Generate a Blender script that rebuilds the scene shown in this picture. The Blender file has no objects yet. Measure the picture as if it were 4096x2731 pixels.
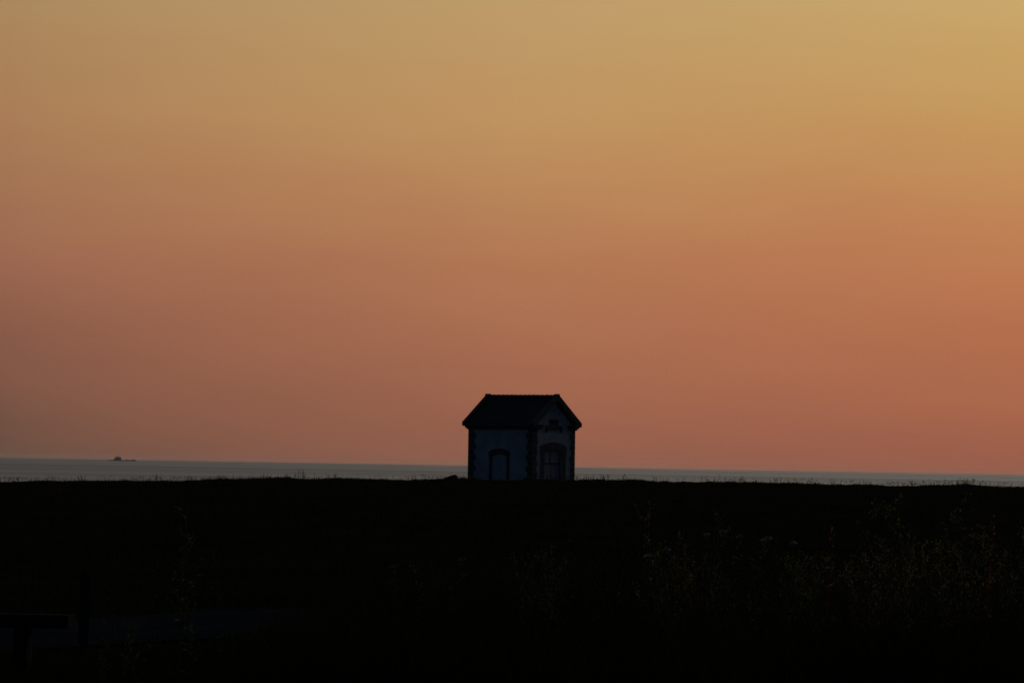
import bpy, bmesh, math, random
import numpy as np
from mathutils import Vector, Matrix, noise as mnoise

random.seed(11)
RNG = np.random.default_rng(11)
scene = bpy.context.scene
COL = scene.collection
R = math.radians

# ------------------------------------------------------------------ helpers
def s2l(c):
    c = c / 255.0
    return c / 12.92 if c <= 0.04045 else ((c + 0.055) / 1.055) ** 2.4

def rgb(r, g, b):
    return (s2l(r), s2l(g), s2l(b), 1.0)

def tag(o, label=None, cat=None, group=None, kind=None):
    if label: o['label'] = label
    if cat: o['category'] = cat
    if group: o['group'] = group
    if kind: o['kind'] = kind
    return o

def empty(name, loc, rz=0.0):
    o = bpy.data.objects.new(name, None)
    COL.objects.link(o)
    o.empty_display_size = 0.2
    o.location = loc
    o.rotation_euler = (0, 0, rz)
    return o

def link_mesh(name, me, m=None, parent=None):
    o = bpy.data.objects.new(name, me)
    COL.objects.link(o)
    if m: me.materials.append(m)
    if parent: o.parent = parent
    return o

def obj(name, bm, m, parent=None, smooth=False, bevel=0.0):
    if bevel > 0:
        bmesh.ops.bevel(bm, geom=list(bm.edges), offset=bevel, segments=2, profile=0.6,
                        affect='EDGES', clamp_overlap=True)
    bmesh.ops.recalc_face_normals(bm, faces=list(bm.faces))
    me = bpy.data.meshes.new(name)
    bm.to_mesh(me)
    bm.free()
    if smooth:
        for p in me.polygons: p.use_smooth = True
    return link_mesh(name, me, m, parent)

def add_box(bm, x0, x1, y0, y1, z0, z1):
    v = [bm.verts.new(p) for p in ((x0, y0, z0), (x1, y0, z0), (x1, y1, z0), (x0, y1, z0),
                                   (x0, y0, z1), (x1, y0, z1), (x1, y1, z1), (x0, y1, z1))]
    for f in ((3, 2, 1, 0), (4, 5, 6, 7), (0, 1, 5, 4), (1, 2, 6, 5), (2, 3, 7, 6), (3, 0, 4, 7)):
        bm.faces.new([v[i] for i in f])

def add_prism(bm, a, b):
    """two matching rings of points joined into a closed prism"""
    va = [bm.verts.new(p) for p in a]
    vb = [bm.verts.new(p) for p in b]
    n = len(a)
    bm.faces.new(va[::-1]); bm.faces.new(vb)
    for i in range(n):
        j = (i + 1) % n
        bm.faces.new((va[i], va[j], vb[j], vb[i]))

def add_tube(bm, pts, radii, n=5):
    rings = []
    for i, p in enumerate(pts):
        p = Vector(p)
        d = (Vector(pts[min(i + 1, len(pts) - 1)]) - Vector(pts[max(i - 1, 0)])).normalized()
        s = d.cross(Vector((0.31, 0.95, 0.05))).normalized()
        t = d.cross(s)
        rings.append([bm.verts.new(p + (s * math.cos(2 * math.pi * k / n) + t * math.sin(2 * math.pi * k / n)) * radii[i])
                      for k in range(n)])
    for a, b in zip(rings, rings[1:]):
        for k in range(n):
            bm.faces.new((a[k], a[(k + 1) % n], b[(k + 1) % n], b[k]))
    bm.faces.new(rings[0][::-1]); bm.faces.new(rings[-1])

# ------------------------------------------------------------------ materials
def new_mat(name):
    m = bpy.data.materials.new(name)
    m.use_nodes = True
    nt = m.node_tree
    return m, nt, nt.nodes['Principled BSDF'], nt.nodes['Material Output']

def noisy(name, c1, c2, scale=3.0, rough=0.8, detail=6, bump=0.0, bscale=None, spec=0.3, stretch=(1, 1, 1)):
    m, nt, b, out = new_mat(name)
    tc = nt.nodes.new('ShaderNodeTexCoord')
    mp = nt.nodes.new('ShaderNodeMapping'); mp.inputs['Scale'].default_value = stretch
    nt.links.new(tc.outputs['Object'], mp.inputs['Vector'])
    n = nt.nodes.new('ShaderNodeTexNoise'); n.inputs['Scale'].default_value = scale
    n.inputs['Detail'].default_value = detail; n.inputs['Roughness'].default_value = 0.65
    nt.links.new(mp.outputs['Vector'], n.inputs['Vector'])
    cr = nt.nodes.new('ShaderNodeValToRGB')
    cr.color_ramp.elements[0].position = 0.32; cr.color_ramp.elements[0].color = (*c1, 1)
    cr.color_ramp.elements[1].position = 0.70; cr.color_ramp.elements[1].color = (*c2, 1)
    nt.links.new(n.outputs['Fac'], cr.inputs['Fac'])
    nt.links.new(cr.outputs['Color'], b.inputs['Base Color'])
    b.inputs['Roughness'].default_value = rough
    b.inputs['Specular IOR Level'].default_value = spec
    if bump > 0:
        n2 = nt.nodes.new('ShaderNodeTexNoise'); n2.inputs['Scale'].default_value = bscale or scale * 5
        n2.inputs['Detail'].default_value = 5
        nt.links.new(mp.outputs['Vector'], n2.inputs['Vector'])
        bp = nt.nodes.new('ShaderNodeBump'); bp.inputs['Strength'].default_value = bump
        bp.inputs['Distance'].default_value = 0.05
        nt.links.new(n2.outputs['Fac'], bp.inputs['Height'])
        nt.links.new(bp.outputs['Normal'], b.inputs['Normal'])
    return m

def leafy(name, c1, c2, trans=0.5, scale=2.0, rough=0.7):
    """thin plant matter: diffuse + translucent, colour varied by place"""
    m, nt, b, out = new_mat(name)
    nt.nodes.remove(b)
    tc = nt.nodes.new('ShaderNodeTexCoord')
    n = nt.nodes.new('ShaderNodeTexNoise'); n.inputs['Scale'].default_value = scale
    n.inputs['Detail'].default_value = 4
    nt.links.new(tc.outputs['Object'], n.inputs['Vector'])
    cr = nt.nodes.new('ShaderNodeValToRGB')
    cr.color_ramp.elements[0].position = 0.35; cr.color_ramp.elements[0].color = (*c1, 1)
    cr.color_ramp.elements[1].position = 0.65; cr.color_ramp.elements[1].color = (*c2, 1)
    nt.links.new(n.outputs['Fac'], cr.inputs['Fac'])
    d = nt.nodes.new('ShaderNodeBsdfDiffuse'); t = nt.nodes.new('ShaderNodeBsdfTranslucent')
    mx = nt.nodes.new('ShaderNodeMixShader'); mx.inputs['Fac'].default_value = trans
    nt.links.new(cr.outputs['Color'], d.inputs['Color']); nt.links.new(cr.outputs['Color'], t.inputs['Color'])
    nt.links.new(d.outputs['BSDF'], mx.inputs[1]); nt.links.new(t.outputs['BSDF'], mx.inputs[2])
    nt.links.new(mx.outputs['Shader'], out.inputs['Surface'])
    return m

M = {}
M['plaster'] = noisy('limewashed_plaster', (0.42, 0.42, 0.41), (0.68, 0.68, 0.67), 0.9, 0.9, bump=0.3, bscale=30)
M['granite'] = noisy('dark_granite', (0.07, 0.068, 0.065), (0.14, 0.135, 0.13), 6, 0.85, bump=0.4, bscale=40)
M['infill'] = noisy('whitewashed_infill', (0.48, 0.48, 0.49), (0.62, 0.62, 0.62), 3, 0.9, bump=0.2)
M['paint'] = noisy('weathered_door_paint', (0.36, 0.35, 0.34), (0.50, 0.49, 0.47), 5, 0.6, stretch=(1, 1, 0.2), bump=0.1)
M['frame'] = noisy('dark_door_frame', (0.05, 0.05, 0.05), (0.09, 0.09, 0.085), 8, 0.6)
M['lead'] = noisy('zinc_gutter', (0.16, 0.17, 0.18), (0.24, 0.25, 0.26), 6, 0.5)
M['tile'] = noisy('ridge_tile', (0.06, 0.045, 0.04), (0.10, 0.07, 0.06), 8, 0.8)
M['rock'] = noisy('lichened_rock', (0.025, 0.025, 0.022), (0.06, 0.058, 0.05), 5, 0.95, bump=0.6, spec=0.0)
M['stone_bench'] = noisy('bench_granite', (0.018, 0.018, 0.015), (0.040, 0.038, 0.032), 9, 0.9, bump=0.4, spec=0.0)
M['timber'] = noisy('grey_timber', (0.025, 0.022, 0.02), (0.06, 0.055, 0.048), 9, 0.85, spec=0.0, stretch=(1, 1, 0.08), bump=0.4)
M['hull'] = noisy('ship_hull_paint', (0.12, 0.09, 0.10), (0.18, 0.13, 0.14), 0.05, 0.6)
M['ship_white'] = noisy('ship_house_paint', (0.34, 0.29, 0.28), (0.46, 0.41, 0.40), 0.1, 0.6)
M['asphalt'] = noisy('asphalt', (0.010, 0.012, 0.016), (0.022, 0.025, 0.031), 2.5, 0.95, bump=0.3, bscale=60, spec=0.0)
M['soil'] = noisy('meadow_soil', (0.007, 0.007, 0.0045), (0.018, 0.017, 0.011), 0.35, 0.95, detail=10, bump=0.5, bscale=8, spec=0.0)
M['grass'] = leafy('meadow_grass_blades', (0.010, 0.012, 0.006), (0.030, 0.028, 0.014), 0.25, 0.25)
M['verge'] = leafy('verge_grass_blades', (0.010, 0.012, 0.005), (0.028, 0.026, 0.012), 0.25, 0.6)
M['leaf'] = leafy('weed_leaf', (0.030, 0.034, 0.010), (0.165, 0.15, 0.040), 0.55, 9)
M['leaf_dry'] = leafy('dry_weed_leaf', (0.14, 0.10, 0.05), (0.27, 0.19, 0.09), 0.5, 7)
M['stem'] = leafy('weed_stem', (0.07, 0.07, 0.025), (0.14, 0.12, 0.04), 0.2, 5)
M['stem_red'] = leafy('red_weed_stem', (0.26, 0.07, 0.02), (0.42, 0.13, 0.035), 0.45, 5)
M['umbel'] = leafy('white_umbel', (0.16, 0.16, 0.155), (0.30, 0.30, 0.28), 0.25, 20)
M['plume'] = leafy('pinkish_plume', (0.12, 0.085, 0.055), (0.20, 0.14, 0.085), 0.5, 9)

def slate_mat():
    m, nt, b, out = new_mat('slate_roof')
    tc = nt.nodes.new('ShaderNodeTexCoord')
    mp = nt.nodes.new('ShaderNodeMapping'); mp.inputs['Rotation'].default_value = (0, R(90), 0)
    nt.links.new(tc.outputs['Object'], mp.inputs['Vector'])
    sw = nt.nodes.new('ShaderNodeSeparateXYZ'); cb = nt.nodes.new('ShaderNodeCombineXYZ')
    nt.links.new(tc.outputs['Object'], sw.inputs[0])
    nt.links.new(sw.outputs['Y'], cb.inputs['X']); nt.links.new(sw.outputs['Z'], cb.inputs['Y'])
    br = nt.nodes.new('ShaderNodeTexBrick'); br.inputs['Scale'].default_value = 4.0
    br.inputs['Color1'].default_value = (0.030, 0.032, 0.036, 1); br.inputs['Color2'].default_value = (0.055, 0.055, 0.060, 1)
    br.inputs['Mortar'].default_value = (0.015, 0.015, 0.015, 1); br.inputs['Mortar Size'].default_value = 0.015
    nt.links.new(cb.outputs[0], br.inputs['Vector'])
    nt.links.new(br.outputs['Color'], b.inputs['Base Color'])
    bp = nt.nodes.new('ShaderNodeBump'); bp.inputs['Strength'].default_value = 0.6; bp.inputs['Distance'].default_value = 0.03
    bp.invert = True
    nt.links.new(br.outputs['Fac'], bp.inputs['Height']); nt.links.new(bp.outputs['Normal'], b.inputs['Normal'])
    b.inputs['Roughness'].default_value = 0.8
    b.inputs['Specular IOR Level'].default_value = 0.1
    return m
M['slate'] = slate_mat()

def sea_mat():
    m, nt, b, out = new_mat('sea_water')
    tc = nt.nodes.new('ShaderNodeTexCoord')
    def nz(scale, sx, sy, detail=4):
        mp = nt.nodes.new('ShaderNodeMapping'); mp.inputs['Scale'].default_value = (sx, sy, 1)
        nt.links.new(tc.outputs['Object'], mp.inputs['Vector'])
        n = nt.nodes.new('ShaderNodeTexNoise'); n.inputs['Scale'].default_value = scale; n.inputs['Detail'].default_value = detail
        nt.links.new(mp.outputs['Vector'], n.inputs['Vector'])
        return n
    wind = nz(0.00028, 0.10, 1.0, 2)           # wind streaks, long across and kilometres deep
    rip = nz(0.0016, 0.22, 1.0, 4)            # shorter ripple patches on top
    sm = nt.nodes.new('ShaderNodeMath'); sm.operation = 'MULTIPLY_ADD'
    nt.links.new(rip.outputs['Fac'], sm.inputs[0]); sm.inputs[1].default_value = 0.35
    sub = nt.nodes.new('ShaderNodeMath'); sub.operation = 'MULTIPLY'; sub.inputs[1].default_value = 0.65
    nt.links.new(wind.outputs['Fac'], sub.inputs[0]); nt.links.new(sub.outputs[0], sm.inputs[2])
    rr = nt.nodes.new('ShaderNodeMapRange')
    rr.inputs['From Min'].default_value = 0.34; rr.inputs['From Max'].default_value = 0.66
    rr.inputs['To Min'].default_value = SEA_R0; rr.inputs['To Max'].default_value = SEA_R1
    nt.links.new(sm.outputs[0], rr.inputs['Value'])
    nt.links.new(rr.outputs['Result'], b.inputs['Roughness'])
    chop = nz(0.12, 1.0, 0.5, 3)
    bp = nt.nodes.new('ShaderNodeBump'); bp.inputs['Strength'].default_value = 0.25; bp.inputs['Distance'].default_value = 0.5
    nt.links.new(chop.outputs['Fac'], bp.inputs['Height']); nt.links.new(bp.outputs['Normal'], b.inputs['Normal'])
    b.inputs['Base Color'].default_value = (0.02, 0.03, 0.038, 1)
    b.inputs['IOR'].default_value = 1.33
    return m
SEA_R0, SEA_R1 = 0.36, 0.70

# ------------------------------------------------------------------ camera
FOC = 200.0
K = 36.0 / FOC / 4096.0           # radians per photograph pixel
EYE = Vector((0, 0, 9.0))
PITCH, ROLL = 0.02165, 0.0168
cam = bpy.data.cameras.new('camera'); cam.lens = FOC; cam.sensor_width = 36.0
cam.clip_start = 0.5; cam.clip_end = 300000.0
camo = bpy.data.objects.new('camera', cam); COL.objects.link(camo)
CM = Matrix.Rotation(math.pi / 2 + PITCH, 4, 'X') @ Matrix.Rotation(ROLL, 4, 'Z')
camo.matrix_world = Matrix.Translation(EYE) @ CM
scene.camera = camo

def at(sx, sy, Y):
    d = CM.to_3x3() @ Vector(((sx - 2048) * K, (1365.5 - sy) * K, -1.0))
    return EYE + d * (Y / d.y)

def at_x(sx, Y):                  # sideways position at the height of the horizon
    return at(sx, 1863, Y).x

# ------------------------------------------------------------------ terrain
CREST = 338.0
_prof = [(0, 1103), (180, 1101), (300, 1101), (420, 1102), (560, 1098), (660, 1095), (760, 1097), (850, 1098),
         (1000, 1099), (1080, 1098), (1320, 1100), (1450, 1099), (1500, 1102), (1600, 1103), (1700, 1106),
         (1800, 1106), (1900, 1109), (2000, 1112), (2100, 1112), (2150, 1111), (2200, 1109), (2260, 1112), (2352, 1118)]
_pp = [at(x * 1.7415, y * 1.7415 + 3, CREST) for x, y in _prof]
PX = [-250, -120] + [p.x for p in _pp] + [120, 250]
PZ = [_pp[0].z - 0.5, _pp[0].z - 0.25] + [p.z for p in _pp] + [_pp[-1].z - 0.2, _pp[-1].z - 0.6]
FRINGE = 0.11

def crest_z(x):
    b = mnoise.noise(Vector((x * 0.55, 2.3, 9.1))) * 0.05 + mnoise.noise(Vector((x * 1.7, 5.3, 1.1))) * 0.035
    return float(np.interp(x, PX, PZ)) - FRINGE + b

def h(x, y):
    near = EYE.z - 1.57
    c = crest_z(x)
    n = mnoise.noise(Vector((x * 0.05, y * 0.045, 3.1))) * 0.5 + mnoise.noise(Vector((x * 0.16, y * 0.12, 7.7))) * 0.2
    if y <= 42:
        z = near - 0.002 * (42 - y) + n * 0.04
    elif y <= CREST:
        t = (y - 42) / (CREST - 42)
        z = near + (c - near) * t + n * 0.16 * math.sin(math.pi * min(1, t * 1.15) ** 0.7) if t < 0.87 else near + (c - near) * t
    elif y <= 430:
        z = c - 0.0045 * (y - CREST) + n * 0.05
    else:
        z = c - 0.41 - (y - 430) * 0.75
    return max(z, -2.9)

def build_ground():
    ys = list(np.linspace(-60, 30, 10)) + list(np.linspace(33, 60, 28)) + list(np.linspace(63, 330, 90)) \
        + list(np.linspace(332, 346, 8)) + list(np.linspace(350, 430, 12)) + [433, 437, 442, 448, 455]
    xs = list(np.linspace(-420, -66, 12)) + list(np.linspace(-60, 60, 301)) + list(np.linspace(66, 420, 12))
    V = [(x, y, h(x, y)) for y in ys for x in xs]
    nx = len(xs)
    F = [(j * nx + i, j * nx + i + 1, (j + 1) * nx + i + 1, (j + 1) * nx + i)
         for j in range(len(ys) - 1) for i in range(nx - 1)]
    me = bpy.data.meshes.new('ground'); me.from_pydata(V, [], F); me.update()
    for p in me.polygons: p.use_smooth = True
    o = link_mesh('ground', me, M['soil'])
    tag(o, 'dark grassy headland rising gently to the crest in front of the sea', 'ground', kind='structure')
build_ground()

def build_sea():
    bm = bmesh.new()
    rings = [300, 2000, 8000, 20000, 36000]
    n = 96
    prev = [bm.verts.new((0, 0, 0))]
    for r in rings:
        ring = [bm.verts.new((r * math.cos(2 * math.pi * k / n), r * math.sin(2 * math.pi * k / n), 0)) for k in range(n)]
        for k in range(n):
            if len(prev) == 1: bm.faces.new((prev[0], ring[k], ring[(k + 1) % n]))
            else: bm.faces.new((prev[k], ring[k], ring[(k + 1) % n], prev[(k + 1) % n]))
        prev = ring
    o = obj('sea', bm, sea_mat())
    tag(o, 'grey evening sea lying flat below the orange sky', 'sea', kind='structure')
build_sea()

# path: a strip of asphalt that crosses behind the bench
PATH_FAR = [(0, 2500), (180, 2494), (360, 2486), (600, 2468), (800, 2455), (1000, 2447), (1190, 2440), (1500, 2428)]
def path_far_y(x):
    return float(np.interp(x, _pfx, _pfy))
_pf = []
for sx, sy in PATH_FAR:
    best = min(np.arange(45, 75, 0.25), key=lambda Y: abs(at(sx, sy, Y).z - h(at(sx, sy, Y).x, Y)))
    _pf.append((at(sx, sy, best).x, float(best)))
_pfx = [-40, -20] + [p[0] for p in _pf] + [12, 40]
_pfy = [_pf[0][1] - 5.0, _pf[0][1] - 1.6] + [p[1] for p in _pf] + [_pf[-1][1] + 4.5, _pf[-1][1] + 12]
PW = 9.0
def build_path():
    V, F = [], []
    xs = np.linspace(-40, -0.8, 80); ns = 12
    for x in xs:
        for k in range(ns + 1):
            y = path_far_y(x) - PW * k / ns
            V.append((x, y, h(x, y) + 0.03))
    for i in range(len(xs) - 1):
        for k in range(ns):
            a = i * (ns + 1) + k
            F.append((a, a + 1, a + ns + 2, a + ns + 1))
    me = bpy.data.meshes.new('path'); me.from_pydata(V, [], F); me.update()
    for p in me.polygons: p.use_smooth = True
    o = link_mesh('path', me, M['asphalt'])
    tag(o, 'bluish asphalt path passing behind the stone bench', 'path', kind='structure')
build_path()
def on_path(x, y):
    f = np.interp(x, _pfx, _pfy)
    return (y < f - 0.1) & (y > f - PW + 0.15) & (x < -0.85)

# ------------------------------------------------------------------ grass
def blades(name, x, y, hgt, wid, lean, m, label, zoff=0.0):
    n = len(x)
    z = np.array([h(a, b) for a, b in zip(x, y)]) + zoff
    ang = RNG.uniform(0, 2 * np.pi, n); la = RNG.uniform(0, 2 * np.pi, n)
    ca, sa = np.cos(ang) * wid * 0.5, np.sin(ang) * wid * 0.5
    lx, ly = np.cos(la) * lean * hgt, np.sin(la) * lean * hgt
    V = np.empty((n, 5, 3), np.float32)
    V[:, 0] = np.stack([x - ca, y - sa, z - 0.03], 1)
    V[:, 1] = np.stack([x + ca, y + sa, z - 0.03], 1)
    V[:, 2] = np.stack([x + ca * .7 + lx * .35, y + sa * .7 + ly * .35, z + hgt * .6], 1)
    V[:, 3] = np.stack([x - ca * .7 + lx * .35, y - sa * .7 + ly * .35, z + hgt * .6], 1)
    V[:, 4] = np.stack([x + lx, y + ly, z + hgt * (1 - 0.3 * lean)], 1)
    base = (np.arange(n) * 5)[:, None]
    loops = np.concatenate([base + np.array([[0, 1, 2, 3]]), base + np.array([[3, 2, 4]])], 1).ravel()
    starts = (np.arange(n)[:, None] * 7 + np.array([[0, 4]])).ravel()
    me = bpy.data.meshes.new(name)
    me.vertices.add(n * 5); me.vertices.foreach_set('co', V.ravel())
    me.loops.add(n * 7); me.loops.foreach_set('vertex_index', loops.astype(np.int32))
    me.polygons.add(n * 2); me.polygons.foreach_set('loop_start', starts.astype(np.int32))
    me.update(calc_edges=True); me.validate()
    o = link_mesh(name, me, m)
    tag(o, label, 'grass', kind='stuff')
    return o

def clump(x, y, s):               # 0..1 patchiness
    return np.array([0.5 + 0.5 * mnoise.noise(Vector((a * s, b * s, 1.7))) for a, b in zip(x, y)])

# meadow between path and crest
n = 135000
yy = 46 + (CREST - 46) * RNG.random(n) ** 1.5
xx = RNG.uniform(-1, 1, n) * (yy * 0.105 + 7.0)
keep = ~on_path(xx, yy)
xx, yy = xx[keep], yy[keep]
cl = clump(xx, yy, 0.35)
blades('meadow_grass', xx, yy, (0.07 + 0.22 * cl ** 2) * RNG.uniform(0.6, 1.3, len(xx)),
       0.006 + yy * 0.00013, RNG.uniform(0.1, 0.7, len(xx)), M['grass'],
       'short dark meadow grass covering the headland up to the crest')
# fringe along the crest, seen against the sea
n = 42000
xx = RNG.uniform(-46, 46, n); yy = CREST + RNG.uniform(-7, 3.5, n)
cl = clump(xx, yy * 0.3, 0.45) * 0.6 + clump(xx + 50, yy * 0.3, 1.6) * 0.4
gap = np.array([mnoise.noise(Vector((a * 0.9, 4.0, 0))) for a in xx])
hh = (0.05 + 0.55 * np.clip(cl - 0.32, 0, 1)) * RNG.uniform(0.45, 1.2, n)
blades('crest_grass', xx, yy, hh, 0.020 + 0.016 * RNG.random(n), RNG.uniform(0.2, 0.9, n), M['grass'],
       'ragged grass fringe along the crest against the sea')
n = 4200
xx = RNG.uniform(-46, 46, n); yy = CREST + RNG.uniform(-6, 2, n)
cl = clump(xx, yy * 0.1, 0.22)
k = RNG.random(n) < (cl * 1.5 - 0.35)
xx, yy = xx[k], yy[k]
blades('crest_seed_stalks', xx, yy, RNG.uniform(0.18, 0.5, len(xx)), np.full(len(xx), 0.009), RNG.uniform(0.1, 0.6, len(xx)), M['grass'],
       'thin seed stalks standing above the crest grass')
hx, hy = np.repeat(xx, 4), np.repeat(yy, 4)
hx = hx + RNG.normal(0, 0.045, len(hx)); hy = hy + RNG.normal(0, 0.04, len(hy))
blades('crest_seed_heads', hx, hy, RNG.uniform(0.03, 0.09, len(hx)), np.full(len(hx), 0.014), RNG.uniform(0.3, 1.0, len(hx)), M['grass'],
       'wispy seed heads and leaves of the crest stalks', np.repeat(RNG.uniform(0.10, 0.34, len(xx)), 4) + RNG.normal(0, 0.05, len(hx)))
# verge nearest to the camera
n = 120000
yy = RNG.uniform(30, 43.5, n); xx = RNG.uniform(-1, 1, n) * (yy * 0.105 + 6.0)
cl = clump(xx, yy, 0.8)
right = np.clip((xx + 2.1) / 1.1, 0.0, 1)
keep = ~on_path(xx, yy) | (yy < 41.5)
hh = (0.09 + 0.20 * cl + right * (0.30 + 0.55 * cl)) * RNG.uniform(0.5, 1.25, n)
blades('verge_grass', xx[keep], yy[keep], hh[keep], np.full(keep.sum(), 0.007), RNG.uniform(0.1, 0.7, keep.sum()), M['verge'],
       'rank dark grass of the near verge along the bottom')
# rough herbage behind the verge on the right
n = 34000
yy = RNG.uniform(43, 56, n); xx = RNG.uniform(-0.4, 12, n)
cl = clump(xx, yy, 0.6)
blades('rough_herbage', xx, yy, (0.12 + 0.5 * cl ** 2) * RNG.uniform(0.5, 1.2, n), np.full(n, 0.008), RNG.uniform(0.1, 0.6, n), M['verge'],
       'rough knee high herbage on the right of the meadow')

# ------------------------------------------------------------------ house
H = {}
def build_house():
    base = at(2129 - 2, 1915, 353.0)
    u = 0.0042
    L, W = 1336 * u, 890 * u
    hs = empty('stone_house', base, R(45))
    tag(hs, 'small white rendered house with dark granite corners standing on the crest', 'house')
    EZ, RZ, OE, OV = 3.40, 5.19, 0.26, 0.36
    WT = 3.22
    mid = W / 2
    slope = (RZ - EZ) / (mid + OE)
    # --- walls, openings cut in
    bm = bmesh.new()
    prof = [(0, -0.6), (W, -0.6), (W, WT), (mid, WT + mid * slope - 0.02), (0, WT)]
    add_prism(bm, [(g, 0, z) for g, z in prof], [(g, L, z) for g, z in prof])
    wall = obj('wall', bm, M['plaster'], hs)

    def fp(face, s, z, out):
        return (s, -out, z) if face == 'gable' else (-out, s, z)
    def arch(s0, s1, zs, za, k=12):        # segmental arch from (s0,zs) over apex za to (s1,zs)
        w = (s1 - s0) / 2; rise = za - zs
        rad = (w * w + rise * rise) / (2 * rise); c = (s0 + s1) / 2
        a0 = math.asin(w / rad)
        return [(c + rad * math.sin(-a0 + 2 * a0 * i / k), za - rad + rad * math.cos(-a0 + 2 * a0 * i / k)) for i in range(k + 1)]
    def solid(bm, face, pts, o0, o1):
        add_prism(bm, [fp(face, s, z, o0) for s, z in pts], [fp(face, s, z, o1) for s, z in pts])

    # openings: (face, opening s0,s1, spring, apex, jamb, ear z0,z1, outer apex, recess)
    door = dict(face='gable', s0=253 * u, s1=632 * u, zs=1.66, za=1.84, j=71 * u, e0=1.62, e1=2.06, oa=2.30, ear=0.045, rec=0.20)
    bay = dict(face='side', s0=680 * u - 0.645, s1=680 * u + 0.645, zs=1.36, za=1.53, j=0.235, e0=1.34, e1=1.65, oa=1.87, ear=0.06, rec=0.07)
    cuts = bmesh.new()
    for d in (door, bay):
        pts = [(d['s0'], -0.7)] + arch(d['s0'], d['s1'], d['zs'], d['za']) + [(d['s1'], -0.7)]
        solid(cuts, d['face'], pts, 0.2, -d['rec'])
    solid(cuts, 'gable', [(360 * u, 3.36), (517 * u, 3.36), (517 * u, 3.70), (360 * u, 3.70)], 0.2, -0.14)
    bmesh.ops.recalc_face_normals(cuts, faces=list(cuts.faces))
    cme = bpy.data.meshes.new('cutter'); cuts.to_mesh(cme); cuts.free()
    cut = bpy.data.objects.new('cutter', cme); COL.objects.link(cut); cut.parent = hs
    bpy.context.view_layer.update()
    md = wall.modifiers.new('b', 'BOOLEAN'); md.object = cut; md.operation = 'DIFFERENCE'; md.solver = 'EXACT'
    dg = bpy.context.evaluated_depsgraph_get()
    nm = bpy.data.meshes.new_from_object(wall.evaluated_get(dg))
    wall.modifiers.clear(); wall.data = nm; nm.name = 'wall'
    bpy.data.objects.remove(cut); bpy.data.meshes.remove(cme)

    # --- stone surrounds with eared arches
    for d, nm_, lab in ((door, 'door_surround', None), (bay, 'arch_surround', None)):
        bm = bmesh.new()
        a, b, j, e = d['s0'], d['s1'], d['j'], d['ear']
        outer = [(a - j, -0.6), (a - j, d['e0']), (a - j - e, d['e0']), (a - j - e, d['e1'])] \
            + arch(a - j - e + 0.02, b + j + e - 0.02, d['e1'] + 0.005, d['oa']) \
            + [(b + j + e, d['e1']), (b + j + e, d['e0']), (b + j, d['e0']), (b + j, -0.6)]
        inner = [(b, -0.6)] + arch(a, b, d['zs'], d['za'])[::-1] + [(a, -0.6)]
        solid(bm, d['face'], outer + inner, -0.015, 0.045)
        obj(nm_, bm, M['granite'], hs)
    # --- gable door: recessed leaf, frame, transom, glazing bar
    bm = bmesh.new()
    ar = arch(door['s0'] + .005, door['s1'] - .005, door['zs'], door['za'] - .005)
    solid(bm, 'gable', [(door['s0'] + .005, -0.5)] + ar + [(door['s1'] - .005, -0.5)], -0.195, -0.165)
    dr = obj('door', bm, M['paint'], hs)
    bm = bmesh.new()
    s0, s1 = door['s0'] + 0.004, door['s1'] - 0.004
    def bar(a, b, z0, z1, o1=-0.125): solid(bm, 'gable', [(a, z0), (b, z0), (b, z1), (a, z1)], -0.164, o1)
    bar(s0, s0 + 0.07, -0.5, 1.63); bar(s1 - 0.09, s1, -0.5, 1.63)
    bar(s0 + 0.07, s1 - 0.09, 0.92, 1.02, -0.13)
    c = s0 + 0.42 * (s1 - s0)
    bar(c - 0.025, c + 0.025, 1.02, 1.64, -0.135)
    bar(c - 0.03 + 0.12, c + 0.0 + 0.12, -0.5, 0.92, -0.15)
    obj('frame', bm, M['frame'], dr)
    bm = bmesh.new()
    add_tube(bm, [(c + 0.3, 0.125, 0.72), (c + 0.3, 0.095, 0.72), (c + 0.3, 0.095, 0.84), (c + 0.3, 0.125, 0.84)], [0.012] * 4, 6)
    obj('handle', bm, M['lead'], dr)
    # --- walled up arch on the long side
    bm = bmesh.new()
    ar = arch(bay['s0'] + .004, bay['s1'] - .004, bay['zs'], bay['za'] - .004)
    solid(bm, 'side', [(bay['s0'] + .004, 1.015)] + ar + [(bay['s1'] - .004, 1.015)], -0.068, -0.04)
    solid(bm, 'side', [(bay['s0'] + .004, -0.5), (bay['s1'] - .004, -0.5), (bay['s1'] - .004, 0.995), (bay['s0'] + .004, 0.995)], -0.068, -0.03)
    obj('arch_infill', bm, M['infill'], hs)
    # --- gable vent with stone frame and bracketed sill
    bm = bmesh.new()
    a, b = 344 * u, 533 * u
    ring = [(a, 3.345), (b, 3.345), (b, 3.74), (a, 3.74)]
    for q in ([(a, 3.345), (a + .07, 3.345), (a + .07, 3.74), (a, 3.74)], [(b - .07, 3.345), (b, 3.345), (b, 3.74), (b - .07, 3.74)],
              [(a + .07, 3.68), (b - .07, 3.68), (b - .07, 3.738), (a + .07, 3.738)]):
        solid(bm, 'gable', q, -0.015, 0.05)
    vt = obj('gable_vent', bm, M['granite'], hs)
    bm = bmesh.new()
    for i in range(5):
        z0 = 3.36 + i * 0.064
        add_prism(bm, [(a + .075, 0.02, z0), (a + .075, 0.03, z0), (a + .075, 0.10, z0 + .06), (a + .075, 0.09, z0 + .06)],
                  [(b - .075, 0.02, z0), (b - .075, 0.03, z0), (b - .075, 0.10, z0 + .06), (b - .075, 0.09, z0 + .06)])
    obj('louvre', bm, M['frame'], vt)
    bm = bmesh.new()
    a, b = 267 * u, 609 * u
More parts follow.
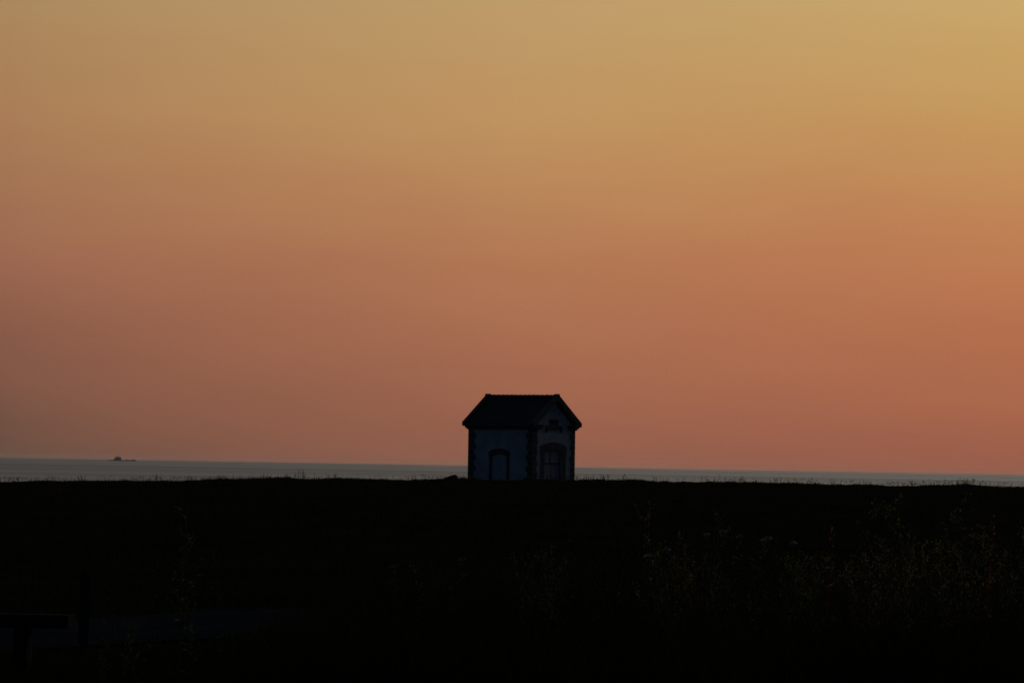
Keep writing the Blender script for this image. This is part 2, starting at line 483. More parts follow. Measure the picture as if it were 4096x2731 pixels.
    solid(bm, 'gable', [(a, 3.06), (b, 3.06), (b, 3.34), (a, 3.34)], -0.015, 0.10)
    obj('vent_sill', bm, M['granite'], hs)
    for q in (a + 0.02, b - 0.14):
        bm = bmesh.new()
        add_prism(bm, [(q, 0.01, 2.88), (q, -0.03, 2.88), (q, -0.085, 3.055), (q, 0.01, 3.055)],
                  [(q + .12, 0.01, 2.88), (q + .12, -0.03, 2.88), (q + .12, -0.085, 3.055), (q + .12, 0.01, 3.055)])
        obj('bracket', bm, M['granite'], hs)
    # --- corner quoins
    ch = 0.345
    def quoin(cx, cy, dx, dy, wa, wb, sa, sb):
        bm = bmesh.new()
        z = -0.6; k = 0
        while z < 3.06:
            z1 = min(z + ch - 0.012, 3.048)
            g_ = wa if k % 2 else wb; l_ = sb if k % 2 else sa
            g_ += random.uniform(-.02, .02); l_ += random.uniform(-.02, .02)
            p = 0.035
            xs = sorted((cx - dx * p, cx + dx * g_)); ys = sorted((cy - dy * p, cy + dy * l_))
            add_box(bm, xs[0], xs[1], ys[0], ys[1], z, z1)
            z += ch; k += 1
        obj('corner_quoin', bm, M['granite'], hs, bevel=0.012)
    quoin(0, 0, 1, 1, 0.37, 0.43, 0.37, 0.53)
    quoin(0, L, 1, -1, 0.40, 0.50, 0.47, 0.62)
    quoin(W, 0, -1, 1, 0.38, 0.29, 0.37, 0.50)
    quoin(W, L, -1, -1, 0.40, 0.50, 0.40, 0.50)
    # --- eaves cornice along both sides, returned onto the gables
    for side in (0, 1):
        bm = bmesh.new()
        def gx(a, b):
            return (a, b) if side == 0 else (W - b, W - a)
        for z0, z1, po, ret in ((3.05, 3.14, 0.07, 0.52), (3.143, 3.25, 0.14, 0.58), (3.253, 3.379, 0.235, 0.66)):
            lo = 0.10 + po
            x0, x1 = gx(-po, 0.02); add_box(bm, x0, x1, -lo, L + lo, z0, z1)
            x0, x1 = gx(0.0205, ret)
            add_box(bm, x0, x1, -lo - 0.04, 0.02, z0, z1)
            add_box(bm, x0, x1, L - 0.02, L + lo + 0.04, z0, z1)
        obj('cornice', bm, M['granite'], hs)
        bm = bmesh.new()
        gxx = -OE - 0.05 if side == 0 else W + OE + 0.05
        pr = [(gxx + 0.065 * math.cos(t), EZ - 0.03 + 0.065 * math.sin(t)) for t in np.linspace(math.pi, 2 * math.pi, 9)] \
            + [(gxx + 0.05 * math.cos(t), EZ - 0.03 + 0.05 * math.sin(t)) for t in np.linspace(2 * math.pi, math.pi, 9)]
        add_prism(bm, [(a, -0.06, z) for a, z in pr], [(a, L + 0.09, z) for a, z in pr])
        obj('gutter', bm, M['lead'], hs)
    # --- slate roof
    bm = bmesh.new()
    for side in (0, 1):
        f = (lambda g: g) if side == 0 else (lambda g: W - g)
        g0, g1 = -OE, mid
        th = 0.15
        ring = [(f(g0), EZ), (f(g1), RZ), (f(g1), RZ - th), (f(g0), EZ - th * 0.12)]
        add_prism(bm, [(g, -0.10, z) for g, z in ring], [(g, L + 0.10, z) for g, z in ring])
    rf = obj('roof', bm, M['slate'], hs)
    bm = bmesh.new()
    nt_ = 15; ll = (L + 0.18) / nt_
    for i in range(nt_):
        y0 = -0.09 + i * ll; dz = random.uniform(-0.006, 0.006)
        for (ya, yb, rr) in ((y0, y0 + ll - 0.06, 0.095), (y0 + ll - 0.06, y0 + ll - 0.004, 0.118)):
            pr = [(mid + rr * 1.3 * math.cos(t), RZ - 0.035 + dz + rr * math.sin(t)) for t in np.linspace(0, math.pi, 9)]
            add_prism(bm, [(a, ya, z) for a, z in pr], [(a, yb, z) for a, z in pr])
    obj('ridge_tiles', bm, M['tile'], rf)
    # --- raised gable copings with apex blocks and foot stones
    for ya, yb in ((-OV, -0.095), (L + 0.095, L + OV)):
        bm = bmesh.new()
        up, dn = 0.12, 0.28
        g0 = -OE - 0.02
        for side in (0, 1):
            f = (lambda g: g) if side == 0 else (lambda g: W - g)
            ring = [(f(g0), EZ + up - 0.02), (f(mid - 0.13), EZ + up - 0.02 + (mid - 0.13 - g0) * slope),
                    (f(mid - 0.13), EZ - dn + (mid - 0.13 - g0) * slope), (f(g0 + 0.17), EZ - 0.155), (f(g0 + 0.06), EZ - 0.15)]
            add_prism(bm, [(g, ya, z) for g, z in ring], [(g, yb, z) for g, z in ring])
        top = EZ + up - 0.02 + (mid - 0.13 - g0) * slope
        ring = [(mid - 0.129, top - 0.36), (mid + 0.129, top - 0.36), (mid + 0.129, top + 0.07), (mid + 0.09, top + 0.11), (mid - 0.09, top + 0.11), (mid - 0.129, top + 0.07)]
        add_prism(bm, [(g, ya - 0.01, z) for g, z in ring], [(g, yb + 0.03, z) for g, z in ring])
        for a, b in ((-OE - 0.015, 0.34), (W - 0.34, W + OE + 0.015)):
            add_box(bm, a, b, ya + 0.012, yb - 0.004, 3.29, EZ + 0.02)
        obj('gable_coping', bm, M['granite'], hs)
    # dark band of stone on the gable wall just under the coping
    for y0, y1 in ((-0.04, 0.01), (L - 0.01, L + 0.04)):
        bm = bmesh.new()
        for side in (0, 1):
            f = (lambda g: g) if side == 0 else (lambda g: W - g)
            zt = lambda g: EZ - 0.155 + (g + OE) * slope
            ring = [(f(0.25), zt(0.25)), (f(mid), zt(mid)), (f(mid), zt(mid) - 0.11), (f(0.25), zt(0.25) - 0.10)]
            add_prism(bm, [(g, y0, z) for g, z in ring], [(g, y1, z) for g, z in ring])
        obj('gable_band', bm, M['granite'], hs)
build_house()

# ------------------------------------------------------------------ boulder on the crest
def build_rock():
    p = at(1803, 1912, 341.0)
    bm = bmesh.new()
    bmesh.ops.create_icosphere(bm, subdivisions=4, radius=1.0)
    for v in bm.verts:
        c = v.co.copy()
        n_ = mnoise.noise(c * 1.3 + Vector((4, 1, 2))) * 0.22 + mnoise.noise(c * 3.5) * 0.09
        c = c * (1 + n_)
        x = c.x * 0.43
        top = 0.20 + 0.20 * max(0, min(1, (x + 0.42) / 0.6))      # rises to the right, then breaks off
        if x > 0.20: top *= 1 - (x - 0.20) * 1.1
        v.co = (x + 0.08 * max(c.z, 0), c.y * 0.36, c.z * (top * 0.62 if c.z > 0 else 0.25))
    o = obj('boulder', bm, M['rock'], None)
    o.location = (p.x, p.y, h(p.x, p.y) + 0.12)
    tag(o, 'dark boulder on the crest just left of the house, higher at its right end', 'rock')
build_rock()

# ------------------------------------------------------------------ ship
def build_ship():
    Y = 19500.0
    pl, pr = at_x(430, Y), at_x(543, Y)
    LN = pr - pl
    sh = empty('cargo_ship', ((pl + pr) / 2, Y, 0))
    sh.scale = (1, 1, 0.72)
    tag(sh, 'distant low cargo ship on the horizon at the far left', 'ship')
    def X(sx): return at_x(sx, Y) - (pl + pr) / 2
    bm = bmesh.new()
    st = [(-LN / 2, 0.35, 3.6), (-LN / 2 + 8, 0.85, 3.8), (-LN / 2 + 24, 1, 3.6), (X(487), 1, 3.4), (X(500), 1, 3.8), (X(520), 1, 4.4), (LN / 2 - 14, .9, 6.0), (LN / 2 - 4, .5, 6.6), (LN / 2, .06, 6.8)]
    B = 9.0
    rings = []
    for x, w, t in st:
        rings.append([bm.verts.new(q) for q in ((x, -B * w, t), (x, -B * w * .9, 0.8), (x, -B * w * .5, -3), (x, B * w * .5, -3), (x, B * w * .9, .8), (x, B * w, t))])
    for a, b in zip(rings, rings[1:]):
        for k in range(6): bm.faces.new((a[k], a[(k + 1) % 6], b[(k + 1) % 6], b[k]))
    bm.faces.new(rings[0][::-1]); bm.faces.new(rings[-1])
    obj('hull', bm, M['hull'], sh)
    bm = bmesh.new()
    def tier(a, b, a2, b2, z0, z1, w):
        add_prism(bm, [(a, -w, z0), (b, -w, z0), (b, w, z0), (a, w, z0)], [(a2, -w * .95, z1), (b2, -w * .95, z1), (b2, w * .95, z1), (a2, w * .95, z1)])
    tier(X(453), X(487), X(455), X(486), 3.4, 8.5, 8); tier(X(457), X(485), X(460), X(484), 8.5, 13, 7.5)
    tier(X(459), X(484), X(460), X(483), 13, 18.5, 7)
    obj('deckhouse', bm, M['ship_white'], sh)
    bm = bmesh.new(); add_tube(bm, [(X(471), 0, 18), (X(471), 0, 24), (X(471), 0, 29)], [0.9, 0.7, 0.4], 6)
    add_box(bm, X(471) - 2.5, X(471) + 2.5, -.4, .4, 24, 24.8)
    obj('mast', bm, M['hull'], sh)
    bm = bmesh.new(); add_box(bm, X(503), X(507), -4, 4, 3.6, 8.0); add_tube(bm, [(X(505), 0, 7.5), (X(516), 0, 8.2)], [.7, .5], 6)
    obj('deck_crane', bm, M['hull'], sh)
    bm = bmesh.new(); add_tube(bm, [(X(532), 0, 5.5), (X(532), 0, 15)], [0.6, 0.35], 6)
    obj('mast', bm, M['hull'], sh)
build_ship()

# ------------------------------------------------------------------ bench and post
def build_bench():
    Y = 40.0
    tp = at(274, 2460, Y)
    gz = h(tp.x, Y)
    t = 0.093
    b = empty('stone_bench', (tp.x, Y, gz), R(-2))
    tag(b, 'backless stone slab bench beside the path at the bottom left', 'bench')
    top = tp.z - gz
    bm = bmesh.new(); add_box(bm, -1.75, 0, -0.02, 0.44, top - t, top)
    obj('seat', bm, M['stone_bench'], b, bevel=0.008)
    for xc in (-0.345, -1.40):
        bm = bmesh.new()
        add_prism(bm, [(xc - .05, .05, -.1), (xc + .05, .05, -.1), (xc + .05, .39, -.1), (xc - .05, .39, -.1)],
                  [(xc - .046, .05, top - t - .001), (xc + .046, .05, top - t - .001), (xc + .046, .39, top - t - .001), (xc - .046, .39, top - t - .001)])
        obj('leg', bm, M['stone_bench'], b, bevel=0.006)
    P = 45.0
    pt = at(338, 2282, P); gz = h(pt.x, P)
    w = 0.036; ht = pt.z - gz
    bm = bmesh.new()
    for z0, z1, a in ((-0.2, ht - 0.05, 1.0),):
        add_prism(bm, [(-w, -w, z0), (w, -w, z0), (w, w, z0), (-w, w, z0)], [(-w, -w, z1), (w, -w, z1), (w, w, z1), (-w, w, z1)])
    add_prism(bm, [(-w * .98, -w * .98, ht - .0495), (w * .98, -w * .98, ht - .0495), (w * .98, w * .98, ht - .0495), (-w * .98, w * .98, ht - .0495)],
              [(-w * .6, -w * .8, ht), (w * .6, -w * .8, ht), (w * .6, w * .8, ht), (-w * .6, w * .8, ht)])
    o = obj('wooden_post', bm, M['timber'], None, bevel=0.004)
    o.location = (pt.x, P, gz); o.rotation_euler = (0, R(0.6), R(12))
    tag(o, 'slim square timber post standing by the path right of the bench', 'post')
build_bench()

# ------------------------------------------------------------------ tall weeds
def add_leaf(bm, p, d, ln, wd):
    d = d.normalized()
    s = d.cross(Vector((random.uniform(-1, 1), random.uniform(-1, 1), random.uniform(-.3, 1)))).normalized()
    m_ = p + d * ln * 0.5 + Vector((0, 0, 0.06 * ln))
    v = [bm.verts.new(q) for q in (p, m_ + s * wd * .5, p + d * ln, m_ - s * wd * .5)]
    bm.faces.new(v)

def make_weed(seed, ht, kind, stem_mat, leaf_mat, lean=0.05, nb=9, dens=1.0):
    """origin at the base. kinds: seed (docks, mugwort), umbel, plume, bare"""
    random.seed(seed)
    root = empty('tall_weed', (0, -500, 0))
    bs, bl = bmesh.new(), bmesh.new()
    az = random.uniform(0, 6.28)
    pts = []; N = 7
    for i in range(N + 1):
        t = i / N
        pts.append(Vector((math.cos(az) * lean * ht * t * t + random.uniform(-.008, .008), math.sin(az) * lean * ht * t * t, ht * t)))
    r0 = 0.0055 * (0.7 + ht * 0.4)
    add_tube(bs, pts, [r0 * (1 - 0.75 * i / N) for i in range(N + 1)], 5)
    def along(t):
        f = t * N; i = min(int(f), N - 1)
        return pts[i].lerp(pts[i + 1], f - i)
    for k in range(nb):
        t = 0.30 + 0.66 * (k + random.random() * .6) / nb
        p = along(t); a = random.uniform(0, 6.28); ln = ht * random.uniform(.10, .22) * (1.25 - t * 0.8)
        d = Vector((math.cos(a) * .62, math.sin(a) * .62, random.uniform(.5, 1.1))).normalized()
        q = [p, p + d * ln * .5, p + d * ln + Vector((0, 0, ln * .15))]
        add_tube(bs, q, [r0 * .42, r0 * .32, r0 * .18], 4)
        if kind == 'umbel':
            if t > 0.84:
                c = q[2]; rr = random.uniform(.013, .022); bf = bmesh.new()
                for _ in range(22):
                    aa = random.uniform(0, 6.28); rad = rr * math.sqrt(random.random())
                    o_ = c + Vector((math.cos(aa) * rad, math.sin(aa) * rad, .014 * (1 - (rad / rr) ** 2) + random.uniform(-.003, .003)))
                    add_tube(bf, [c - Vector((0, 0, .022)), o_], [.0012, .001], 3)
                    add_leaf(bf, o_, Vector((random.uniform(-1, 1), random.uniform(-1, 1), .2)), .015, .012)
                obj('flower_head', bf, M['umbel'], root)
            nleaf = int(5 * dens)
        elif kind == 'plume':
            if t > 0.5:
                bf = bmesh.new()
                add_tube(bf, [x + Vector((.001, 0, 0)) for x in q], [r0 * .46, r0 * .36, r0 * .22], 4)
                for _ in range(22):
                    s = random.random()
                    add_leaf(bf, q[0].lerp(q[2], s) + Vector((random.gauss(0, .008), random.gauss(0, .008), random.gauss(0, .008))),
                             Vector((random.uniform(-1, 1), random.uniform(-1, 1), random.uniform(-.2, 1.2))), random.uniform(.008, .02), .006)
                obj('flower_head', bf, M['plume'], root)
            nleaf = int(4 * dens)
        else:
            nleaf = int(15 * dens)
        for _ in range(nleaf):
            s = random.random() ** .7
            pp = q[0].lerp(q[2], s) + Vector((random.gauss(0, .008), random.gauss(0, .008), random.gauss(0, .008)))
            big = random.random()
            add_leaf(bl, pp, Vector((random.uniform(-1, 1), random.uniform(-1, 1), random.uniform(-.7, .9))),
                     random.uniform(.007, .017) * (1.7 if big > .9 else 1), random.uniform(.004, .009))
    for _ in range(int(16 * dens)):                    # leaves held by the lower stem
        t = random.uniform(.05, .75); p = along(t); a = random.uniform(0, 6.28)
        add_leaf(bl, p, Vector((math.cos(a), math.sin(a), random.uniform(-.2, .7))), random.uniform(.03, .075) * (1.1 - t), .008)
    for _ in range(int(9 * dens)):                     # buds along the tip
        p = along(random.uniform(.8, 1.0))
        add_leaf(bl, p + Vector((random.gauss(0, .006), random.gauss(0, .006), 0)), Vector((random.uniform(-1, 1), random.uniform(-1, 1), 1)), .014, .009)
    obj('stem', bs, M[stem_mat], root); obj('foliage', bl, M[leaf_mat], root)
    return root

def copy_tree(o, parent=None):
    c = o.copy(); COL.objects.link(c); c.parent = parent
    for ch in o.children: copy_tree(ch, c)
    return c

protos = {}
for i in range(6): protos['seed', i] = make_weed(100 + i, 1.0, 'seed', 'stem', 'leaf', 0.05 + .04 * (i % 3), 9 + i % 4, 1.0)
for i in range(3): protos['umbel', i] = make_weed(200 + i, 1.0, 'umbel', 'stem', 'leaf', 0.06, 8, 0.8)
for i in range(3): protos['plume', i] = make_weed(300 + i, 1.0, 'plume', 'stem', 'leaf_dry', 0.10, 9, 0.8)
for i in range(2): protos['red', i] = make_weed(400 + i, 1.0, 'seed', 'stem_red', 'leaf_dry', 0.04, 7, 0.55)
for i in range(2): protos['bare', i] = make_weed(500 + i, 1.0, 'seed', 'stem', 'leaf', 0.08, 6, 0.3)
used = set()
random.seed(77)

def plant(key, sx, top_sy, Y, label, group=None, tilt=(0, 0)):
    """a weed whose tip reaches the photograph's height; its foot stands on the ground"""
    tip = at(sx, top_sy, Y)
    gz = h(tip.x, Y)
    sc = max(0.25, tip.z - gz)
    if key in used:
        o = copy_tree(protos[key])
    else:
        o = protos[key]; used.add(key)
    o.location = (tip.x, Y, gz)
    o.rotation_euler = (tilt[0], tilt[1], random.uniform(0, 6.28) if tilt == (0, 0) else 0.4)
    w = 0.45 + 0.55 * sc
    o.scale = (w, w, sc)
    for k_ in ('label', 'category', 'group'):
        if k_ in o: del o[k_]
    tag(o, label, 'weed', group)
    return o

# ones that can be told apart
plant(('seed', 0), 722, 2026, 39.0, 'tall thin weed rising highest in front of the path on the left', 'tall weeds in the dark meadow')
plant(('seed', 3), 758, 2130, 39.4, 'thin weed close behind the tallest one on the left', 'tall weeds in the dark meadow')
plant(('bare', 0), 592, 2228, 38.6, 'sparse leafy weed left of the tall pair before the path', 'tall weeds in the dark meadow')
plant(('bare', 1), 952, 2405, 38.0, 'short stem leaning right across the far edge of the path', 'tall weeds in the dark meadow', (0.0, 0.32))
plant(('bare', 0), 886, 2205, 40.5, 'sparse weed standing between the tall pair and the leaning stem', 'tall weeds in the dark meadow')
plant(('bare', 1), 455, 2330, 38.8, 'small leafy sprig just right of the timber post', 'tall weeds in the dark meadow')
plant(('red', 0), 3318, 2095, 35.5, 'weed with a glowing orange red stem left of the pink plumes', 'tall weeds in the dark meadow')
plant(('red', 1), 3950, 2050, 35.0, 'weed with a long orange red stem near the right edge', 'tall weeds in the dark meadow')
plant(('red', 0), 3472, 2325, 34.2, 'low weed with a short orange red stem below the pink plumes', 'tall weeds in the dark meadow')
plant(('red', 1), 2790, 2195, 36.5, 'forked reddish dry weed under the white flower heads', 'tall weeds in the dark meadow')
plant(('seed', 1), 2582, 1998, 36.0, 'isolated spiry weed at the left end of the right hand bank', 'tall weeds in the dark meadow')
plant(('seed', 2), 3632, 1985, 35.2, 'arching leafy weed whose tip nearly reaches the crest line', 'tall weeds in the dark meadow')
plant(('seed', 5), 3862, 1962, 35.4, 'tallest leafy weed on the right, under the crest bush', 'tall weeds in the dark meadow')
plant(('seed', 4), 3430, 2000, 35.8, 'upright weed with a narrow seed spike right of centre in the bank', 'tall weeds in the dark meadow')

GR = 'tall weeds in the dark meadow'
gi = {'umbel': 0}
lab = {'umbel': 'white headed umbel weed in the right hand bank', 'plume': 'weed with pinkish feathery plume in the right hand bank',
       'seed': 'leafy seeding weed in the crowded right hand bank', 'mid': 'low leafy weed in the sparse middle of the verge',
       'left': 'small dark weed on the near verge before the path'}
for sx, sy in ((2828, 2112), (2851, 2122), (2912, 2118), (3024, 2138), (3076, 2168), (2630, 2196), (2594, 2222), (3205, 2170), (3320, 2284)):
    plant(('umbel', random.randrange(3)), sx, sy - 6, random.uniform(34.5, 37), lab['umbel'], 'white umbels')
for sx, sy in ((3555, 2170), (3470, 2200), (3618, 2225), (3600, 2245), (3860, 2168), (3440, 2230), (3500, 2245), (3800, 2240), (3680, 2200), (3905, 2205)):
    plant(('plume', random.randrange(3)), sx, sy, random.uniform(34.0, 36), lab['plume'], 'pink plumes')
# crowded bank on the right: denser and taller to the right
for _ in range(96):
    t = random.random() ** 0.75
    sx = 2560 + t * 1600 if random.random() < .45 else random.choice((2640, 2720, 2860, 3230, 3300, 3560, 3640, 3720, 3880, 4000)) + random.gauss(0, 38)
    t = max(0, (sx - 2560) / 1600)
    top = 2290 - 115 * t + random.gauss(0, 62)
    if 2600 < sx < 2900: top -= 50
    plant(('seed', random.randrange(6)), sx, max(2010, top), random.uniform(35.2, 39.0), lab['seed'], 'leafy weeds of the right bank')
for _ in range(34):                                    # middle: clump near the centre
    sx = random.gauss(2190, 95) if random.random() < .5 else random.uniform(1350, 2560)
    top = 2235 + random.gauss(0, 55) - (45 if abs(sx - 2190) < 130 else 0)
    plant((random.choice(('seed', 'bare', 'bare')), random.randrange(2)), sx, max(2120, top), random.uniform(35, 40), lab['mid'], 'weeds of the middle verge')
for _ in range(10):
    plant((random.choice(('bare', 'seed')), random.randrange(2)), random.uniform(380, 1330), random.uniform(2480, 2600), random.uniform(36.0, 38.5), lab['left'], 'weeds before the path')
for k_, o in protos.items():
    if k_ not in used:
        for ch in list(o.children): bpy.data.objects.remove(ch)
        bpy.data.objects.remove(o)

# ------------------------------------------------------------------ small bushes and stalks on the crest
def crest_plant(seed, ht, wd, n_st, dens):
    random.seed(seed)
    bm = bmesh.new()
    for _ in range(n_st):
        x0 = random.gauss(0, wd * .3); hh_ = ht * random.uniform(.55, 1)
        p = [Vector((x0, random.gauss(0, .05), -.05)), Vector((x0 * 1.2 + random.gauss(0, .02), 0, hh_ * .55)), Vector((x0 * 1.4 + random.gauss(0, .06), random.gauss(0, .04), hh_))]
        add_tube(bm, p, [.009, .007, .005], 3)
        for _ in range(int(dens)):
            t = random.uniform(.3, 1.05)
            add_leaf(bm, p[0].lerp(p[2], t) + Vector((random.gauss(0, .035), random.gauss(0, .03), 0)), Vector((random.uniform(-1, 1), random.uniform(-1, 1), random.uniform(-.3, 1))), random.uniform(.03, .06), .025)
    o = obj('crest_weed', bm, M['grass'], None)
    return o
CW = [(1206, .50, .45, 8, 14, 'feathery weed tuft on the crest, tallest one left of the boulder'),
      (1345, .34, .25, 4, 9, 'pair of thin weeds on the crest midway to the boulder'),
      (1062, .30, .5, 7, 8, 'broad low weed tuft on the crest left of the feathery tuft'),
      (632, .42, .3, 5, 9, 'thin weed tuft on the crest right under the ship'),
      (770, .34, .4, 5, 10, 'leafy weed tuft on the crest right of the ship'),
      (330, .36, .5, 7, 9, 'bushy weed tuft on the crest left of the ship'),
      (1632, .24, .2, 3, 9, 'short weed on the crest between the thin pair and the boulder'),
      (2875, .62, .10, 1, 10, 'single tall stalk with a dark seed head on the crest right of the house'),
      (2418, .30, .3, 5, 9, 'small weed tuft on the crest next right of the house'),
      (2490, .36, .3, 5, 9, 'second weed tuft on the crest right of the house'),
      (2640, .30, .6, 8, 10, 'wide grassy tuft on the crest between house and tall stalk'),
      (2960, .36, .4, 6, 9, 'loose weed tuft just right of the tall crest stalk'),
      (3110, .34, .5, 7, 9, 'ragged weed tuft on the crest above the white flowers'),
      (3248, .38, .12, 2, 9, 'lone short stalk on the crest right of the ragged tuft'),
      (3868, .36, .75, 16, 22, 'dense low bush on the crest near the right edge'),
      (3650, .25, .5, 9, 14, 'low rounded bush on the crest left of the dense one')]
for i, (sx, ht, wd, ns, de, lb) in enumerate(CW):
    o = crest_plant(900 + i, ht * 1.25, wd, ns, de * 1.4)
    x = at_x(sx, CREST + 1.0)
    o.location = (x, CREST + 1.0, h(x, CREST) + 0.02)
    tag(o, lb, 'weed', 'weeds along the crest')

# ------------------------------------------------------------------ air
def build_haze():
    bm = bmesh.new(); add_box(bm, -37000, 37000, -37000, 37000, -4.0, 22.5)
    m = bpy.data.materials.new('sea_haze'); m.use_nodes = True
    nt = m.node_tree
    for n_ in list(nt.nodes):
        if n_.type != 'OUTPUT_MATERIAL': nt.nodes.remove(n_)
    v = nt.nodes.new('ShaderNodeVolumePrincipled')
    v.inputs['Color'].default_value = (0.88, 0.85, 0.85, 1)
    v.inputs['Density'].default_value = HAZE
    v.inputs['Anisotropy'].default_value = 0.5
    nt.links.new(v.outputs['Volume'], nt.nodes['Material Output'].inputs['Volume'])
    o = obj('haze', bm, m)
    tag(o, 'thin warm haze over the sea dulling the far ship', 'haze', kind='stuff')
HAZE = 0.9e-5
build_haze()

# ------------------------------------------------------------------ sky and light
SUN_AZ, SUN_EL = 14.0, 0.6        # degrees right of the view direction (+Y), just above the horizon outside the frame
def build_world():
    w = bpy.data.worlds.new('World'); scene.world = w; w.use_nodes = True
    nt = w.node_tree; N = nt.nodes; Lk = nt.links
    bg = N['Background']
    def math_(op, a, b=None, c=None, clamp=False):
        n_ = N.new('ShaderNodeMath'); n_.operation = op; n_.use_clamp = clamp
        for i, v in enumerate((a, b, c)):
            if v is None: continue
            if isinstance(v, (int, float)): n_.inputs[i].default_value = v
            else: Lk.new(v, n_.inputs[i])
        return n_.outputs[0]
    def rng_(v, a, b, c=0.0, d=1.0, smooth=True):
        n_ = N.new('ShaderNodeMapRange'); n_.interpolation_type = 'SMOOTHSTEP' if smooth else 'LINEAR'
        n_.clamp = True
        Lk.new(v, n_.inputs['Value'])
        for nm_, x in (('From Min', a), ('From Max', b), ('To Min', c), ('To Max', d)): n_.inputs[nm_].default_value = x
        return n_.outputs['Result']
    def mix_(f, a, b):
        n_ = N.new('ShaderNodeMix'); n_.data_type = 'RGBA'; n_.clamp_factor = True
        if isinstance(f, (int, float)): n_.inputs[0].default_value = f
        else: Lk.new(f, n_.inputs[0])
        Lk.new(a, n_.inputs[6]); Lk.new(b, n_.inputs[7])
        return n_.outputs[2]
    tc = N.new('ShaderNodeTexCoord')
    sp = N.new('ShaderNodeSeparateXYZ'); Lk.new(tc.outputs['Generated'], sp.inputs[0])
    el = math_('MULTIPLY', math_('ARCSINE', sp.outputs['Z']), 180 / math.pi)
    az = math_('MULTIPLY', math_('ARCTAN2', sp.outputs['X'], sp.outputs['Y']), 180 / math.pi)
    # thin streaks of cloud: elevation is nudged by soft noise that is long across and thin in height
    cb = N.new('ShaderNodeCombineXYZ'); Lk.new(math_('MULTIPLY', az, 0.22), cb.inputs['X']); Lk.new(math_('MULTIPLY', el, 1.1), cb.inputs['Y'])
    nz = N.new('ShaderNodeTexNoise'); nz.inputs['Scale'].default_value = 1.0; nz.inputs['Detail'].default_value = 4
    Lk.new(cb.outputs[0], nz.inputs['Vector'])
    el2 = math_('ADD', el, math_('MULTIPLY', math_('SUBTRACT', nz.outputs['Fac'], 0.5), 0.85))
    # colour by elevation at three azimuths (left of frame, middle, right of frame)
    DPP = math.degrees(K * 1.7415)
    grid = {'l': (1050, [(0, (171, 137, 95)), (300, (169, 124, 86)), (600, (154, 102, 80)), (800, (136, 90, 72)), (960, (112, 80, 66)), (1050, (102, 76, 64))]),
            'm': (1070, [(0, (190, 156, 106)), (300, (191, 146, 95)), (600, (178, 120, 84)), (800, (166, 107, 80)), (960, (155, 99, 77)), (1070, (145, 94, 76))]),
            'r': (1090, [(0, (202, 169, 108)), (300, (197, 150, 92)), (600, (190, 122, 82)), (800, (180, 111, 77)), (960, (166, 100, 75)), (1090, (153, 93, 74))])}
    TOP = 16.0
    ext = {'l': [(8.0, (170, 150, 124)), (12.0, (158, 152, 143)), (16.0, (146, 148, 152))],
           'm': [(8.0, (190, 168, 134)), (12.0, (180, 171, 156)), (16.0, (168, 168, 168))],
           'r': [(8.0, (210, 188, 146)), (12.0, (204, 193, 174)), (16.0, (194, 192, 188))]}
    outs = {}
    for key, (yh, pts) in grid.items():
        ea = [(yh - y) * DPP for y, _ in pts][::-1]; ca = [c for _, c in pts][::-1]
        ea = ea + [e for e, _ in ext[key]]; ca = ca + [c for _, c in ext[key]]
        samp = [0, .4, .8, 1.2, 1.6, 2.0, 2.5, 3.0, 3.5, 4.0, 4.5, 5.2, 6, 7, 8, 9.5, 11, 12.5, 14, 16]
        cr = N.new('ShaderNodeValToRGB'); e_ = cr.color_ramp.elements
        for i, s in enumerate(samp):
            q = e_[i] if i < 2 else e_.new(s / TOP)
            q.position = s / TOP
        for q, s in zip(sorted(e_, key=lambda q: q.position), samp):
            q.color = rgb(*[float(np.interp(s, ea, [c[k] for c in ca])) for k in range(3)])
        Lk.new(math_('DIVIDE', el2, TOP, clamp=True), cr.inputs['Fac'])
        outs[key] = cr.outputs['Color']
    a0, a1 = -5.1, 5.1
    lm = mix_(math_('POWER', rng_(az, a0, 0, smooth=False), 0.82), outs['l'], outs['m'])
    glow = mix_(rng_(az, 0, a1, smooth=False), lm, outs['r'])
    # the brightest part of the afterglow lies higher up and outside the frame, towards the sunken sun
    gain = math_('MULTIPLY_ADD', math_('MULTIPLY', rng_(az, -8.0, 18.0), rng_(el, 5.0, 11.0)), GAIN, 1.0)
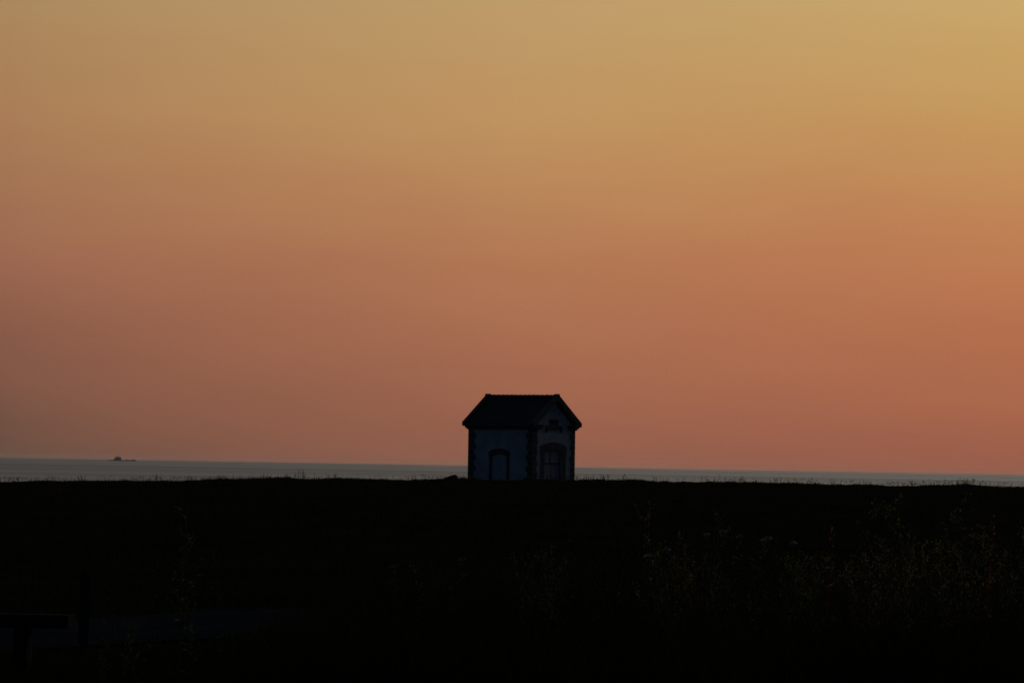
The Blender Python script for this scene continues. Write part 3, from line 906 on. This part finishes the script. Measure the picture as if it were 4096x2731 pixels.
    gm = N.new('ShaderNodeVectorMath'); gm.operation = 'SCALE'; Lk.new(glow, gm.inputs[0]); Lk.new(gain, gm.inputs['Scale'])
    glow = gm.outputs[0]
    # rest of the dome: Nishita twilight
    sk = N.new('ShaderNodeTexSky'); sk.sky_type = 'NISHITA'; sk.sun_disc = False
    sk.sun_elevation = R(SUN_EL); sk.sun_rotation = R(SUN_AZ)
    sk.air_density = 1.0; sk.dust_density = 1.0; sk.ozone_density = 2.0
    dome = N.new('ShaderNodeVectorMath'); dome.operation = 'MULTIPLY'
    Lk.new(sk.outputs['Color'], dome.inputs[0]); dome.inputs[1].default_value = DOME
    azd = math_('ABSOLUTE', math_('SUBTRACT', az, 8.0))
    m1 = rng_(azd, 14.0, 75.0, 1.0, 0.0)
    m2 = rng_(el, 8.0, 55.0, 1.0, 0.0)
    Lk.new(mix_(math_('MULTIPLY', m1, m2), dome.outputs[0], glow), bg.inputs['Color'])
    bg.inputs['Strength'].default_value = 1.0
    sun = bpy.data.lights.new('sun', 'SUN'); sun.energy = 0.03; sun.angle = R(0.5); sun.color = (1.0, 0.52, 0.2)
    so = bpy.data.objects.new('sun', sun); COL.objects.link(so)
    d = Vector((math.sin(R(SUN_AZ)) * math.cos(R(SUN_EL)), math.cos(R(SUN_AZ)) * math.cos(R(SUN_EL)), math.sin(R(SUN_EL))))
    so.rotation_euler = (-d).to_track_quat('-Z', 'Y').to_euler()
    so.location = (20, 60, 40)
GAIN = 1.9
DOME = (0.0245, 0.037, 0.060)
build_world()

# ------------------------------------------------------------------ render settings
scene.view_settings.view_transform = 'Standard'
scene.view_settings.look = 'None'
scene.view_settings.exposure = 0.0
scene.view_settings.gamma = 1.0
scene.render.dither_intensity = 1.5
cy = scene.cycles
cy.max_bounces = 6; cy.diffuse_bounces = 3; cy.glossy_bounces = 3; cy.transmission_bounces = 3; cy.volume_bounces = 0
cy.sample_clamp_indirect = 4.0
cy.use_denoising = True
cy.denoiser = 'OPENIMAGEDENOISE'
cy.denoising_input_passes = 'RGB_ALBEDO_NORMAL'
cy.denoising_prefilter = 'ACCURATE'
